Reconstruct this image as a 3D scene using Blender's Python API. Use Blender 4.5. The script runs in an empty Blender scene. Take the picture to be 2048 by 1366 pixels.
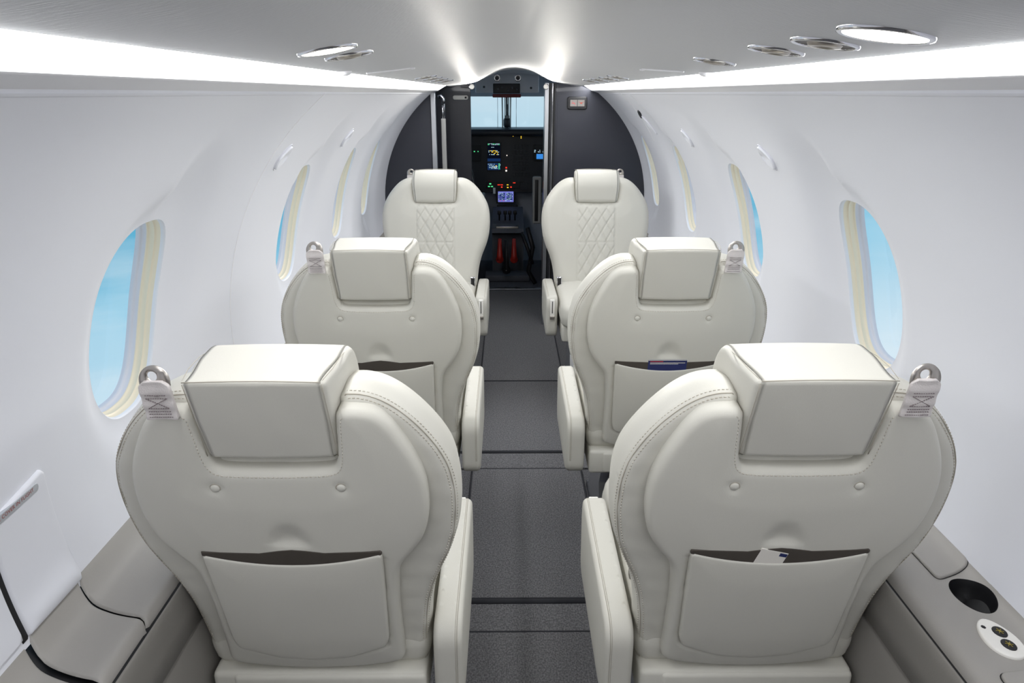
import bpy, bmesh, math, random
import numpy as np
from mathutils import Vector, Matrix
from mathutils.geometry import delaunay_2d_cdt
random.seed(7)
PI = math.pi
sc = bpy.context.scene
C = sc.collection

# ------------------------------------------------------------------ camera
FPX = 1400.0; EYE = Vector((-0.044, 0.0, 1.35))
TH = math.atan(496 / FPX); YAW = math.atan(10 * math.cos(TH) / FPX)
cd = bpy.data.cameras.new('camera'); cam = bpy.data.objects.new('camera', cd); C.objects.link(cam)
cd.sensor_width = 36.0; cd.lens = FPX / 2048 * 36.0; cd.clip_start = 0.02; cd.clip_end = 200
cam.location = EYE; cam.rotation_euler = (PI / 2 - TH, 0, -YAW)
sc.camera = cam
sc.view_settings.view_transform = 'Standard'; sc.view_settings.look = 'None'
sc.view_settings.gamma = 1.0; sc.view_settings.use_curve_mapping = False
sc.view_settings.exposure = 0.0
STRIP = 17.5; SPOT = 42.0; WORLD = 1.0
sc.cycles.max_bounces = 12; sc.cycles.diffuse_bounces = 8; sc.cycles.glossy_bounces = 4
sc.cycles.sample_clamp_indirect = 6.0

def srgb(r, g, b):
    f = lambda c: (c / 255 / 12.92) if c / 255 <= .04045 else ((c / 255 + .055) / 1.055) ** 2.4
    return (f(r), f(g), f(b), 1)

# ------------------------------------------------------------------ world: hazy blue sky above and below the horizon
W = bpy.data.worlds.new('world'); sc.world = W; W.use_nodes = True
nt = W.node_tree; nt.nodes.clear()
N = nt.nodes.new; L = nt.links.new
tc = N('ShaderNodeTexCoord'); sp = N('ShaderNodeSeparateXYZ'); L(tc.outputs['Generated'], sp.inputs[0])
mr = N('ShaderNodeMapRange'); mr.inputs[1].default_value = -0.5; mr.inputs[2].default_value = 0.3
nz = N('ShaderNodeTexNoise'); nz.inputs['Scale'].default_value = 2.2; nz.inputs['Detail'].default_value = 6
mp = N('ShaderNodeMapping'); mp.inputs['Scale'].default_value = (1, 1, 5); L(tc.outputs['Generated'], mp.inputs[0]); L(mp.outputs[0], nz.inputs[0])
ad = N('ShaderNodeMath'); ad.operation = 'MULTIPLY_ADD'; ad.inputs[1].default_value = 0.10
L(nz.outputs[0], ad.inputs[0]); sb = N('ShaderNodeMath'); sb.operation = 'SUBTRACT'; L(sp.outputs[2], sb.inputs[0])
x3 = N('ShaderNodeMath'); x3.operation = 'MAXIMUM'; L(sp.outputs[0], x3.inputs[0]); x3.inputs[1].default_value = 0
x4 = N('ShaderNodeMath'); x4.operation = 'POWER'; L(x3.outputs[0], x4.inputs[0]); x4.inputs[1].default_value = 3
x5 = N('ShaderNodeMath'); x5.operation = 'MULTIPLY_ADD'; L(x4.outputs[0], x5.inputs[0]); x5.inputs[1].default_value = .9; x5.inputs[2].default_value = .05; L(x5.outputs[0], sb.inputs[1])
L(sb.outputs[0], ad.inputs[2]); L(ad.outputs[0], mr.inputs[0])
cr = N('ShaderNodeValToRGB'); L(mr.outputs[0], cr.inputs[0])
el = cr.color_ramp.elements
el[0].position = 0.0; el[0].color = srgb(216, 236, 248); el[1].position = 1.0; el[1].color = srgb(150, 195, 225)
for p, c in ((.10, (216, 236, 248)), (.225, (186, 222, 241)), (.30, (156, 210, 235)), (.41, (96, 180, 214)), (.475, (86, 174, 207)), (.56, (186, 221, 238)), (.63, (200, 226, 240)), (.70, (180, 215, 236))):
    e = el.new(p); e.color = srgb(*c)
n2 = N('ShaderNodeTexNoise'); n2.inputs['Scale'].default_value = 4; n2.inputs['Detail'].default_value = 8; L(mp.outputs[0], n2.inputs[0])
m2 = N('ShaderNodeMapRange'); m2.inputs[1].default_value = .5; m2.inputs[2].default_value = .8; m2.inputs[4].default_value = .5; L(n2.outputs[0], m2.inputs[0])
mx = N('ShaderNodeMixRGB'); mx.inputs[2].default_value = srgb(232, 242, 248); L(m2.outputs[0], mx.inputs[0]); L(cr.outputs[0], mx.inputs[1])
bg = N('ShaderNodeBackground'); bg.inputs[1].default_value = WORLD; L(mx.outputs[0], bg.inputs[0])
wo = N('ShaderNodeOutputWorld'); L(bg.outputs[0], wo.inputs[0])

# ------------------------------------------------------------------ materials
M = {}
def mat(name, col, rough=.5, metal=0., spec=.5, bump=None, emit=None, coat=0., var=None, aniso=0):
    m = bpy.data.materials.new(name); m.use_nodes = True; t = m.node_tree; b = t.nodes['Principled BSDF']
    b.inputs['Base Color'].default_value = col; b.inputs['Roughness'].default_value = rough
    b.inputs['Metallic'].default_value = metal; b.inputs['Specular IOR Level'].default_value = spec
    b.inputs['Coat Weight'].default_value = coat
    if aniso: b.inputs['Anisotropic'].default_value = aniso
    if emit: b.inputs['Emission Color'].default_value = emit[0]; b.inputs['Emission Strength'].default_value = emit[1]
    co = t.nodes.new('ShaderNodeTexCoord')
    if bump:
        for i, (sca, st, scl3) in enumerate(bump):
            n = t.nodes.new('ShaderNodeTexNoise'); n.inputs['Scale'].default_value = sca; n.inputs['Detail'].default_value = 4
            mpn = t.nodes.new('ShaderNodeMapping'); mpn.inputs['Scale'].default_value = scl3
            t.links.new(co.outputs['Object'], mpn.inputs[0]); t.links.new(mpn.outputs[0], n.inputs[0])
            bp = t.nodes.new('ShaderNodeBump'); bp.inputs['Strength'].default_value = st; bp.inputs['Distance'].default_value = .002
            t.links.new(n.outputs[0], bp.inputs['Height'])
            if i: t.links.new(last.outputs[0], bp.inputs['Normal'])
            last = bp
        t.links.new(last.outputs[0], b.inputs['Normal'])
    if var:
        sca, c2, lo, hi, scl3 = var
        n = t.nodes.new('ShaderNodeTexNoise'); n.inputs['Scale'].default_value = sca; n.inputs['Detail'].default_value = 6
        mpn = t.nodes.new('ShaderNodeMapping'); mpn.inputs['Scale'].default_value = scl3
        t.links.new(co.outputs['Object'], mpn.inputs[0]); t.links.new(mpn.outputs[0], n.inputs[0])
        r = t.nodes.new('ShaderNodeMapRange'); r.inputs[1].default_value = lo; r.inputs[2].default_value = hi
        t.links.new(n.outputs[0], r.inputs[0])
        mm = t.nodes.new('ShaderNodeMixRGB'); mm.inputs[1].default_value = col; mm.inputs[2].default_value = c2
        t.links.new(r.outputs[0], mm.inputs[0]); t.links.new(mm.outputs[0], b.inputs['Base Color'])
    M[name] = m; return m
one = (1, 1, 1)
mat('leather', srgb(203, 201, 192), .52, bump=[(700, .08, one), (14, .16, one)], spec=.30)
mat('leather_trim', srgb(172, 166, 153), .6)
mat('stitch_thread', srgb(196, 190, 178), .7)
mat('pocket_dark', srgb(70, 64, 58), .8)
mat('wall_panel', srgb(230, 232, 239), .45, bump=[(900, .03, one)], spec=.4)
mat('ceiling_panel', srgb(204, 205, 208), .54, bump=[(16, .30, (1, 24, 24))], spec=.9)
mat('band', srgb(236, 236, 239), .5)
mat('taupe', srgb(158, 155, 150), .5, bump=[(700, .10, one)])
mat('side_taupe', srgb(132, 129, 124), .6, bump=[(400, .12, one)])
mat('carpet', srgb(84, 84, 86), .95, spec=.1, bump=[(420, .9, (1, 1, 1)), (90, .5, (3, .6, 1))], var=(260, srgb(122, 122, 124), .38, .68, (1, .7, 1)))
mat('carpet_runner', srgb(96, 96, 98), .95, spec=.1, bump=[(420, .9, (1, 1, 1)), (90, .5, (3, .6, 1))], var=(260, srgb(136, 136, 138), .38, .68, (1, .7, 1)))
mat('carpet_edge', srgb(48, 49, 54), .9)
mat('cream_reveal', srgb(238, 226, 202), .45)
mat('gasket', srgb(214, 215, 224), .4)
mat('bulkhead', srgb(40, 42, 52), .38, spec=.5, coat=.15)
mat('chrome', srgb(225, 225, 230), .12, metal=1)
mat('aluminium', srgb(205, 207, 212), .28, metal=1)
mat('satin_metal', srgb(190, 184, 178), .35, metal=1)
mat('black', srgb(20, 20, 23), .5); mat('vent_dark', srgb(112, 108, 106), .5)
mat('dark_plastic', srgb(36, 37, 42), .45)
mat('instrument_grey', srgb(78, 80, 88), .6)
mat('overhead_grey', srgb(222, 226, 234), .55); mat('cockpit_grey', srgb(172, 178, 190), .6)
mat('white_plastic', srgb(238, 236, 230), .35)
mat('webbing', srgb(214, 208, 206), .8, bump=[(500, .5, (1, 4, 1))])
mat('webbing_thread', srgb(120, 108, 110), .8)
mat('grey_pad', srgb(150, 150, 148), .7)
mat('red_plastic', srgb(170, 40, 30), .45)
mat('dark_red', srgb(110, 22, 26), .5)
mat('navy_card', srgb(34, 44, 96), .4)
mat('card_white', srgb(232, 228, 220), .5)
mat('card_red', srgb(190, 60, 60), .5)
mat('label_silver', srgb(190, 194, 200), .4, metal=.3)
mat('label_red', srgb(150, 60, 45), .6)
mat('icon_amber', srgb(150, 135, 60), .6)
def emis(name, col, s):
    m = bpy.data.materials.new(name); m.use_nodes = True; t = m.node_tree; t.nodes.clear()
    e = t.nodes.new('ShaderNodeEmission'); o = t.nodes.new('ShaderNodeOutputMaterial')
    e.inputs[0].default_value = col; e.inputs[1].default_value = s; t.links.new(e.outputs[0], o.inputs[0]); M[name] = m
emis('strip_light', (.985, .99, 1, 1), STRIP)
emis('lamp_light', (1, .97, .93, 1), 9)
emis('scr_blue', srgb(30, 60, 110), .6); emis('scr_dark', srgb(12, 18, 34), .6); emis('scr_white', srgb(190, 225, 240), 1)
emis('scr_green', srgb(90, 230, 150), 1.1); emis('scr_lilac', srgb(120, 125, 215), .9); emis('scr_sky', srgb(60, 140, 225), 1)
emis('led_red', srgb(240, 60, 40), 1.2); emis('led_amber', srgb(255, 210, 60), 1.4); emis('led_white', srgb(255, 240, 225), 1.6)
emis('sign_pane', srgb(205, 200, 196), .7)
g = bpy.data.materials.new('glass'); g.use_nodes = True; t = g.node_tree; t.nodes.clear()
a = t.nodes.new('ShaderNodeBsdfTransparent'); b = t.nodes.new('ShaderNodeBsdfGlossy'); b.inputs['Roughness'].default_value = .03
x = t.nodes.new('ShaderNodeMixShader'); x.inputs[0].default_value = .05; o = t.nodes.new('ShaderNodeOutputMaterial')
t.links.new(a.outputs[0], x.inputs[1]); t.links.new(b.outputs[0], x.inputs[2]); t.links.new(x.outputs[0], o.inputs[0]); M['glass'] = g

# ------------------------------------------------------------------ helpers
def link(name, me, m, parent=None):
    o = bpy.data.objects.new(name, me); C.objects.link(o)
    if m: me.materials.append(M[m])
    if parent: o.parent = parent
    return o
def mesh(name, V, F, m, parent=None, smooth=True, fix=True):
    me = bpy.data.meshes.new(name); me.from_pydata([tuple(map(float, v)) for v in V], [], [tuple(map(int, f)) for f in F])
    if fix:
        bm = bmesh.new(); bm.from_mesh(me); bmesh.ops.recalc_face_normals(bm, faces=bm.faces); bm.to_mesh(me); bm.free()
    if smooth: me.polygons.foreach_set('use_smooth', [True] * len(me.polygons))
    me.update(); return link(name, me, m, parent)
def tag(o, label=None, cat=None, group=None, kind=None):
    for k, v in (('label', label), ('category', cat), ('group', group), ('kind', kind)):
        if v: o[k] = v
    return o
def struct(o): o['kind'] = 'structure'; return o
def empty(name, loc, rz=0):
    o = bpy.data.objects.new(name, None); o.empty_display_size = .05; C.objects.link(o); o.location = loc; o.rotation_euler = (0, 0, rz); return o

class MB:
    def __init__(s): s.V = []; s.F = []
    def add(s, V, F):
        n = len(s.V); s.V += [tuple(v) for v in V]; s.F += [tuple(i + n for i in f) for f in F]; return s
    def box(s, lo, hi, r=0, seg=3, T=None):
        bm = bmesh.new(); bmesh.ops.create_cube(bm, size=1)
        for v in bm.verts:
            v.co = Vector([(lo[i] + hi[i]) / 2 + v.co[i] * (hi[i] - lo[i]) for i in range(3)])
        if r: bmesh.ops.bevel(bm, geom=list(bm.edges) , offset=min(r, min(hi[i] - lo[i] for i in range(3)) * .49), segments=seg, profile=.5, affect='EDGES', clamp_overlap=True)
        if T:
            for v in bm.verts: v.co = T(v.co)
        bm.verts.index_update(); s.add([v.co.copy() for v in bm.verts], [[v.index for v in f.verts] for f in bm.faces]); bm.free(); return s
    def tube(s, pts, r, n=8, closed=False):
        pts = [Vector(p) for p in pts]; m = len(pts); V = []; F = []
        up = Vector((0, 0, 1))
        for i, p in enumerate(pts):
            a = pts[(i - 1) % m] if (closed or i) else p; b = pts[(i + 1) % m] if (closed or i < m - 1) else p
            t = (b - a).normalized()
            if i == 0: nn = t.cross(up if abs(t.z) < .9 else Vector((1, 0, 0))).normalized()
            else: nn = (nn - t * nn.dot(t)).normalized()
            bb = t.cross(nn); rr = r[i] if isinstance(r, (list, tuple)) else r
            for k in range(n): V.append(p + (nn * math.cos(2 * PI * k / n) + bb * math.sin(2 * PI * k / n)) * rr)
        for i in range(m if closed else m - 1):
            for k in range(n):
                j = (i + 1) % m; F.append((i * n + k, i * n + (k + 1) % n, j * n + (k + 1) % n, j * n + k))
        if not closed: F.append(tuple(range(n))); F.append(tuple((m - 1) * n + k for k in range(n)))
        return s.add(V, F)
    def lathe(s, prof, c, ax=(0, 0, 1), n=32):
        ax = Vector(ax).normalized(); u = ax.orthogonal().normalized(); w = ax.cross(u); c = Vector(c); V = []; F = []
        for (r, h) in prof:
            for k in range(n): V.append(c + ax * h + (u * math.cos(2 * PI * k / n) + w * math.sin(2 * PI * k / n)) * max(r, 1e-5))
        for i in range(len(prof) - 1):
            for k in range(n): F.append((i * n + k, i * n + (k + 1) % n, (i + 1) * n + (k + 1) % n, (i + 1) * n + k))
        return s.add(V, F)
    def build(s, name, m, parent=None, smooth=True):
        return mesh(name, s.V, s.F, m, parent, smooth)

def resample(P, step, closed=True):
    P = np.array(P, float)
    if closed: P = np.vstack([P, P[:1]])
    d = np.r_[0, np.cumsum(np.linalg.norm(np.diff(P, axis=0), axis=1))]
    n = max(4, int(round(d[-1] / step))); t = np.linspace(0, d[-1], n + 1)
    if closed: t = t[:-1]
    return np.stack([np.interp(t, d, P[:, k]) for k in range(P.shape[1])], 1)
def spline(P, per=8, closed=False):
    P = np.array(P, float); n = len(P); out = []
    rng = range(n if closed else n - 1)
    for i in rng:
        g = lambda k: P[k % n] if closed else P[min(max(k, 0), n - 1)]
        a, b, c, d = g(i - 1), g(i), g(i + 1), g(i + 2)
        for k in range(per):
            t = k / per
            out.append(.5 * ((2 * b) + (c - a) * t + (2 * a - 5 * b + 4 * c - d) * t * t + (3 * b - a - 3 * c + d) * t ** 3))
    if not closed: out.append(P[-1])
    return np.array(out)
def roundpoly(P, R, seg=6):
    P = [np.array(p[:2], float) for p in P]; n = len(P); out = []
    for i in range(n):
        a, b, c = P[i - 1], P[i], P[(i + 1) % n]; r = R[i] if isinstance(R, (list, tuple)) else R
        u = a - b; v = c - b; lu = np.linalg.norm(u); lv = np.linalg.norm(v); u /= lu; v /= lv
        if r <= 0: out.append(b); continue
        q = min(r, lu * .48, lv * .48)
        for k in range(seg + 1):
            t = k / seg; out.append((1 - t) ** 2 * (b + u * q) + 2 * t * (1 - t) * b + t * t * (b + v * q))
    return np.array(out)
def sdist(X, poly):
    A = poly; B = np.roll(poly, -1, 0); D = B - A; L2 = (D ** 2).sum(1) + 1e-12; out = np.empty(len(X))
    for i in range(0, len(X), 4000):
        x = X[i:i + 4000, None, :]; t = np.clip(((x - A) * D).sum(2) / L2, 0, 1)
        out[i:i + 4000] = np.sqrt((((A + D * t[..., None]) - x) ** 2).sum(2)).min(1)
    return out
def inside(X, poly):
    A = poly; B = np.roll(poly, -1, 0); r = np.zeros(len(X), bool)
    for (x1, y1), (x2, y2) in zip(A, B):
        if y1 == y2: continue
        c = ((y1 > X[:, 1]) != (y2 > X[:, 1])) & (X[:, 0] < (x2 - x1) * (X[:, 1] - y1) / (y2 - y1) + x1); r ^= c
    return r
def normals2(P):
    T = np.roll(P, -1, 0) - np.roll(P, 1, 0); T /= np.linalg.norm(T, axis=1)[:, None] + 1e-12
    Nn = np.stack([T[:, 1], -T[:, 0]], 1)
    area = (P[:, 0] * np.roll(P[:, 1], -1) - np.roll(P[:, 0], -1) * P[:, 1]).sum()
    return Nn if area > 0 else -Nn          # outward
def region(outline, res, insets=(), holes=(), extra=None):
    P = outline; n = len(P); pts = [P]; Nn = normals2(P); E = [(i, (i + 1) % n) for i in range(n)]; k = n
    for h in holes:
        m = len(h); pts.append(h); E += [(k + i, k + (i + 1) % m) for i in range(m)]; k += m
    for d in insets:
        Q = P - Nn * d; Q = Q[inside(Q, P)]; Q = Q[sdist(Q, P) > d * .93]; pts.append(Q)
    lo = P.min(0); hi = P.max(0); gx = np.arange(lo[0] + res * .5, hi[0], res); gy = np.arange(lo[1] + res * .5, hi[1], res)
    G = np.stack(np.meshgrid(gx, gy), -1).reshape(-1, 2); G = G[inside(G, P)]; dm = max(insets) if insets else 0
    G = G[sdist(G, P) > dm + res * .55]
    for h in holes: G = G[~inside(G, h)]; G = G[sdist(G, h) > res * .4]
    pts.append(G)
    if extra is not None: pts.append(extra)
    A = np.vstack(pts)
    r = delaunay_2d_cdt([Vector(p) for p in A], E, [], 0, 1e-6)
    V = np.array([tuple(v) for v in r[0]]); mp_ = {}
    for i, l in enumerate(r[3]):
        for j in l: mp_[j] = i
    F = np.array([f for f in r[2] if len(f) == 3]); cen = V[F].mean(1); ok = inside(cen, P)
    for h in holes: ok &= ~inside(cen, h)
    F = F[ok]
    return V, F, [mp_[i] for i in range(n)]
def edge_round(d, r): 
    q = np.clip(d / r, 0, 1); return r * (np.sqrt(np.clip(1 - (1 - q) ** 2, 0, 1)) - 1)
RI = lambda r: [r * (1 - math.cos(a)) for a in (.35, .7, 1.05, 1.3, PI / 2)]
def slab(outline, ha, hb, ra, rb, fa=None, fb=None, res=.012, bulge=0, rings=3, step=.006):
    """closed solid over a 2D outline: face A at height ha (rounded by ra), face B at hb (rounded by rb)"""
    P = resample(outline, step); VA, FA, ia = region(P, res, RI(ra)); VB, FB, ib = region(P, res, RI(rb))
    sa = 1 if ha > hb else -1
    dA = sdist(VA, P); dB = sdist(VB, P)
    dA[ia] = 0; dB[ib] = 0
    zA = ha + sa * edge_round(dA, ra) + (fa(VA, dA) if fa else 0) * sa
    zB = hb - sa * edge_round(dB, rb) - (fb(VB, dB) if fb else 0) * sa
    V = [np.c_[VA, zA], np.c_[VB, zB]]; F = [tuple(f) for f in FA] + [tuple(f + len(VA)) for f in FB]
    n = len(P); Nn = normals2(P); k = len(VA) + len(VB); prev = list(ia); h0 = zA[ia]; h1 = zB[ib]
    for j in range(1, rings + 1):
        t = j / (rings + 1); Q = P + Nn * bulge * math.sin(PI * t); V.append(np.c_[Q, h0 * (1 - t) + h1 * t]); cur = [k + i for i in range(n)]; k += n
        F += [(prev[i], prev[(i + 1) % n], cur[(i + 1) % n], cur[i]) for i in range(n)]; prev = cur
    cur = [len(VA) + i for i in ib]
    F += [(prev[i], prev[(i + 1) % n], cur[(i + 1) % n], cur[i]) for i in range(n)]
    return np.vstack(V), F
def dashes(path, nrm, w=.0011, ln=.0034, gap=.0026, h=.0007):
    P = resample(path, (ln + gap), closed=False); mb = MB()
    Nn = np.array([nrm(p) if callable(nrm) else nrm for p in P], float)
    for i in range(len(P) - 1):
        a = Vector(P[i]); b = Vector(P[i + 1]); t = b - a
        if t.length < 1e-6: continue
        t.normalize(); b = a + t * ln; nn = Vector(Nn[i]); s = t.cross(nn).normalized() * w / 2; u = nn.normalized() * h
        mb.add([a - s - u, a + s - u, b + s - u, b - s - u, a - s * .7 + u, a + s * .7 + u, b + s * .7 + u, b - s * .7 + u],
               [(0, 1, 2, 3), (4, 5, 6, 7), (0, 1, 5, 4), (1, 2, 6, 5), (2, 3, 7, 6), (3, 0, 4, 7)])
    return mb
def pt(px, py, y):
    """the point at distance y that lies in the direction of photo pixel px, py"""
    R = cam.rotation_euler.to_matrix(); d = R @ Vector(((px - 1024) / FPX, -(py - 683) / FPX, -1)); return EYE + d * ((y - EYE.y) / d.y)

# ------------------------------------------------------------------ cabin shell
R0 = .75; ZC = .76; YA = -1.2; YB = 4.1
PH_T = math.asin((1.35 - ZC) / R0); PH_B = -12.2 * PI / 180; PHC = math.radians(15.4); WA = .119; WB = .187; REC = .018
WIN = {-1: [1.225, 2.24, 2.96, 3.55], 1: [1.455, 2.27, 3.08, 3.84]}
def wmetric(y, ph, c): return (abs((y - c) / WA) ** 2.6 + abs((ph - PHC) * R0 / WB) ** 2.6) ** (1 / 2.6)
def recess(side, y, ph):
    r = 0
    for c in WIN[side]:
        g = wmetric(y, ph, c); w_ = 1.15 if y > c else .45; q = min(max((1 + w_ - g) / w_, 0), 1); r = max(r, REC * q * q * (3 - 2 * q))
    return r
def wp(side, y, ph, out=0., rec=True):
    r = R0 + out + (recess(side, y, ph) if rec else 0); return Vector((side * r * math.cos(ph), y, ZC + r * math.sin(ph)))
def wall(side):
    V = []; F = []
    def patch(grid):
        n0 = len(V); a = len(grid); b = len(grid[0])
        for row in grid: V.extend(row)
        for i in range(a - 1):
            for j in range(b - 1): F.append((n0 + i * b + j, n0 + i * b + j + 1, n0 + (i + 1) * b + j + 1, n0 + (i + 1) * b + j))
    nV = 30; phs = [PH_B + (PH_T - PH_B) * k / nV for k in range(nV + 1)]
    cs = WIN[side]; cells = []
    for i, c in enumerate(cs):
        y0 = c - .40 if i == 0 else (cs[i - 1] + c) / 2; y1 = min(YB, c + .4) if i == len(cs) - 1 else (cs[i + 1] + c) / 2; cells.append((c, y0, y1))
    strips = [(YA, cells[0][1])] + ([(cells[-1][2], YB)] if cells[-1][2] < YB - 1e-6 else [])
    for y0, y1 in strips:
        n = max(2, int((y1 - y0) / .05)); patch([[wp(side, y0 + (y1 - y0) * i / n, p) for p in phs] for i in range(n + 1)])
    for c, y0, y1 in cells:
        nH = 26; ys = [y0 + (y1 - y0) * k / nH for k in range(nH + 1)]
        B = [(y, phs[0]) for y in ys] + [(y1, p) for p in phs[1:]] + [(y, phs[-1]) for y in ys[::-1][1:]] + [(y0, p) for p in phs[::-1][1:-1]]
        grid = []
        rings = [0, .015, .04, .08, .13, .19, .26, .34, .43, .53, .64, .75, .87, 1]
        for (by, bp) in B + B[:1]:
            dy = by - c; dp = (bp - PHC) * R0; g = (abs(dy / WA) ** 2.6 + abs(dp / WB) ** 2.6) ** (1 / 2.6)
            iy, ip = c + dy / g, PHC + dp / g / R0
            grid.append([wp(side, iy + (by - iy) * q, ip + (bp - ip) * q) for q in rings])
        patch(grid)
    me = bpy.data.meshes.new('wall'); me.from_pydata(V, [], F)
    bm = bmesh.new(); bm.from_mesh(me); bmesh.ops.remove_doubles(bm, verts=bm.verts, dist=.0004); bmesh.ops.recalc_face_normals(bm, faces=bm.faces)
    bm.to_mesh(me); bm.free(); me.polygons.foreach_set('use_smooth', [True] * len(me.polygons))
    return link('wall_left' if side < 0 else 'wall_right', me, 'wall_panel')
wn = 0
for side in (-1, 1):
    struct(wall(side))
    for c in WIN[side]:
        wn += 1
        w = empty('window_%d' % wn, wp(side, c, PHC, 0)); struct(w); w0 = Vector(w.location)
        K = 72
        def ring(sca, out):
            r = []
            for k in range(K):
                a = 2 * PI * k / K; ca, sa = math.cos(a), math.sin(a); q = sca / (abs(ca) ** 2.6 + abs(sa) ** 2.6) ** (1 / 2.6)
                r.append(wp(side, c + WA * ca * q, PHC + WB * sa * q / R0, REC + out, False) - w0)
            return r
        def loft(name, prof, m, cap=False):
            V = []; F = []
            for s_, o_ in prof: V += ring(s_, o_)
            for i in range(len(prof) - 1):
                for k in range(K): F.append((i * K + k, i * K + (k + 1) % K, (i + 1) * K + (k + 1) % K, (i + 1) * K + k))
            if cap: F.append(tuple(range((len(prof) - 1) * K, len(prof) * K)))
            return mesh(name, V, F, m, w, fix=False)
        loft('window_lip', [(1.0, 0), (.992, .001), (.984, .004), (.981, .008)], 'wall_panel')
        loft('window_frame', [(.981, .008), (.977, .013), (.968, .017), (.960, .0175), (.959, .019), (.963, .021), (.961, .026), (.952, .029), (.945, .0295), (.944, .032)], 'cream_reveal')
        loft('window_seal', [(.944, .032), (.938, .037), (.928, .040), (.920, .0405), (.917, .046), (.914, .050)], 'gasket')
        loft('window_pane', [(.93, .045), (.45, .045), (.02, .045)], 'glass', True)

# ceiling, light coves and lower bands
CX = [0, .05, .1, .15, .2, .25, .3, .34, .36]; CZ = [1.475, 1.471, 1.458, 1.436, 1.414, 1.402, 1.394, 1.389, 1.388]
cs_ = spline(np.c_[CX, CZ], 5); half = [tuple(p) for p in cs_] + [(.364, 1.389), (.366, 1.393), (.366, 1.402)]
prof = [(-x, z) for x, z in half[::-1]] + half[1:]
def extrude(name, prof, y0, y1, m, n=40, parent=None, closed=False):
    V = []; F = []; k = len(prof)
    for i in range(n + 1):
        y = y0 + (y1 - y0) * i / n
        V += [(x, y, z) for x, z in prof]
    for i in range(n):
        for j in range(k if closed else k - 1): F.append((i * k + j, i * k + (j + 1) % k, (i + 1) * k + (j + 1) % k, (i + 1) * k + j))
    return mesh(name, V, F, m, parent, fix=closed)
def czof(x): return float(np.interp(abs(x), [p[0] for p in cs_], [p[1] for p in cs_]))
def cnorm(x):
    e = .004; s = (czof(x + e) - czof(x - e)) / (2 * e); return Vector((s, 0, -1)).normalized()
struct(extrude('ceiling', prof, YA, YB, 'ceiling_panel'))
for side, nm, lb in ((-1, 'left', 'long glowing white light strip in the left ceiling cove'), (1, 'right', 'long glowing white light strip in the right ceiling cove')):
    S = lambda P: [(side * x, z) for x, z in P]
    o = extrude('light_strip', S([(.366, 1.396), (.385, 1.388), (.418, 1.369)]), YA, YB - .01, 'strip_light', 8)
    tag(o, lb, 'light strip', 'cove light strips')
    struct(extrude('trim_%d' % (1 if side < 0 else 2), S([(.370, 1.412), (.43, 1.385), (.424, 1.366), (.417, 1.3655), (.424, 1.3635), (.445, 1.358), (.462, 1.3535)]), YA, YB, 'band', 8))
    struct(extrude('trim_%d' % (3 if side < 0 else 4), S([(.4600, 1.3555), (.4622, 1.3532), (.4640, 1.3497), (.4665, 1.3465), (.475, 1.349), (.475, 1.356)]), YA, YB, 'wall_panel', 8))
# outer hull skin keeps daylight out except through the windows
def arc(side, y0, y1, m, name, r=.76, a0=-75, a1=90):
    V = []; F = []; k = 40
    for y in (y0, y1):
        for i in range(k + 1):
            p = math.radians(a0 + (a1 - a0) * i / k); V.append((side * r * math.cos(p), y, ZC + r * math.sin(p)))
    for i in range(k): F.append((i, i + 1, k + 2 + i, k + 1 + i))
    return mesh(name, V, F, m, fix=False)
hull = arc(1, YA, YB + .01, 'band', 'trim_5', r=.80, a0=50, a1=130); struct(hull)

# floor and lower side panels
def quad(name, P, m, parent=None): return mesh(name, P, [(0, 1, 2, 3)], m, parent, False)
fl = MB(); fl.box((-.62, YA, -.04), (.62, 5.0, 0)); struct(fl.build('floor', 'carpet', smooth=False))
for side, k in ((-1, 6), (1, 7)):
    S = lambda P: [(side * x, z) for x, z in P]
    struct(extrude('trim_%d' % k, S([(.5940, .555), (.5935, .572), (.5915, .5765), (.589, .5735), (.585, .564), (.5835, .548), (.580, .530), (.579, .490), (.583, .487), (.583, .483), (.579, .480), (.574, .30), (.572, .0), (.64, -.02)]), YA, YB, 'side_taupe', 30))
bk = MB(); bk.box((-.8, YA - .03, -.04), (.8, YA, 1.6)); struct(bk.build('wall_back', 'bulkhead', smooth=False))

# wall panel joints: a shallow seam bead running up each wall
def seam(side, y, y2, k, p0=PH_B, p1=PH_T):
    m = MB(); m.tube([wp(side, y + (y2 - y) * i / 40, p0 + (p1 - p0) * i / 40, -.0002) for i in range(41)], .0016, 6); struct(m.build('trim_%d' % k, 'band'))
seam(-1, 1.70, 1.71, 8); seam(1, 3.12, 3.08, 9, math.radians(24)); seam(1, 3.42, 3.30, 10, math.radians(30))

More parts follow.
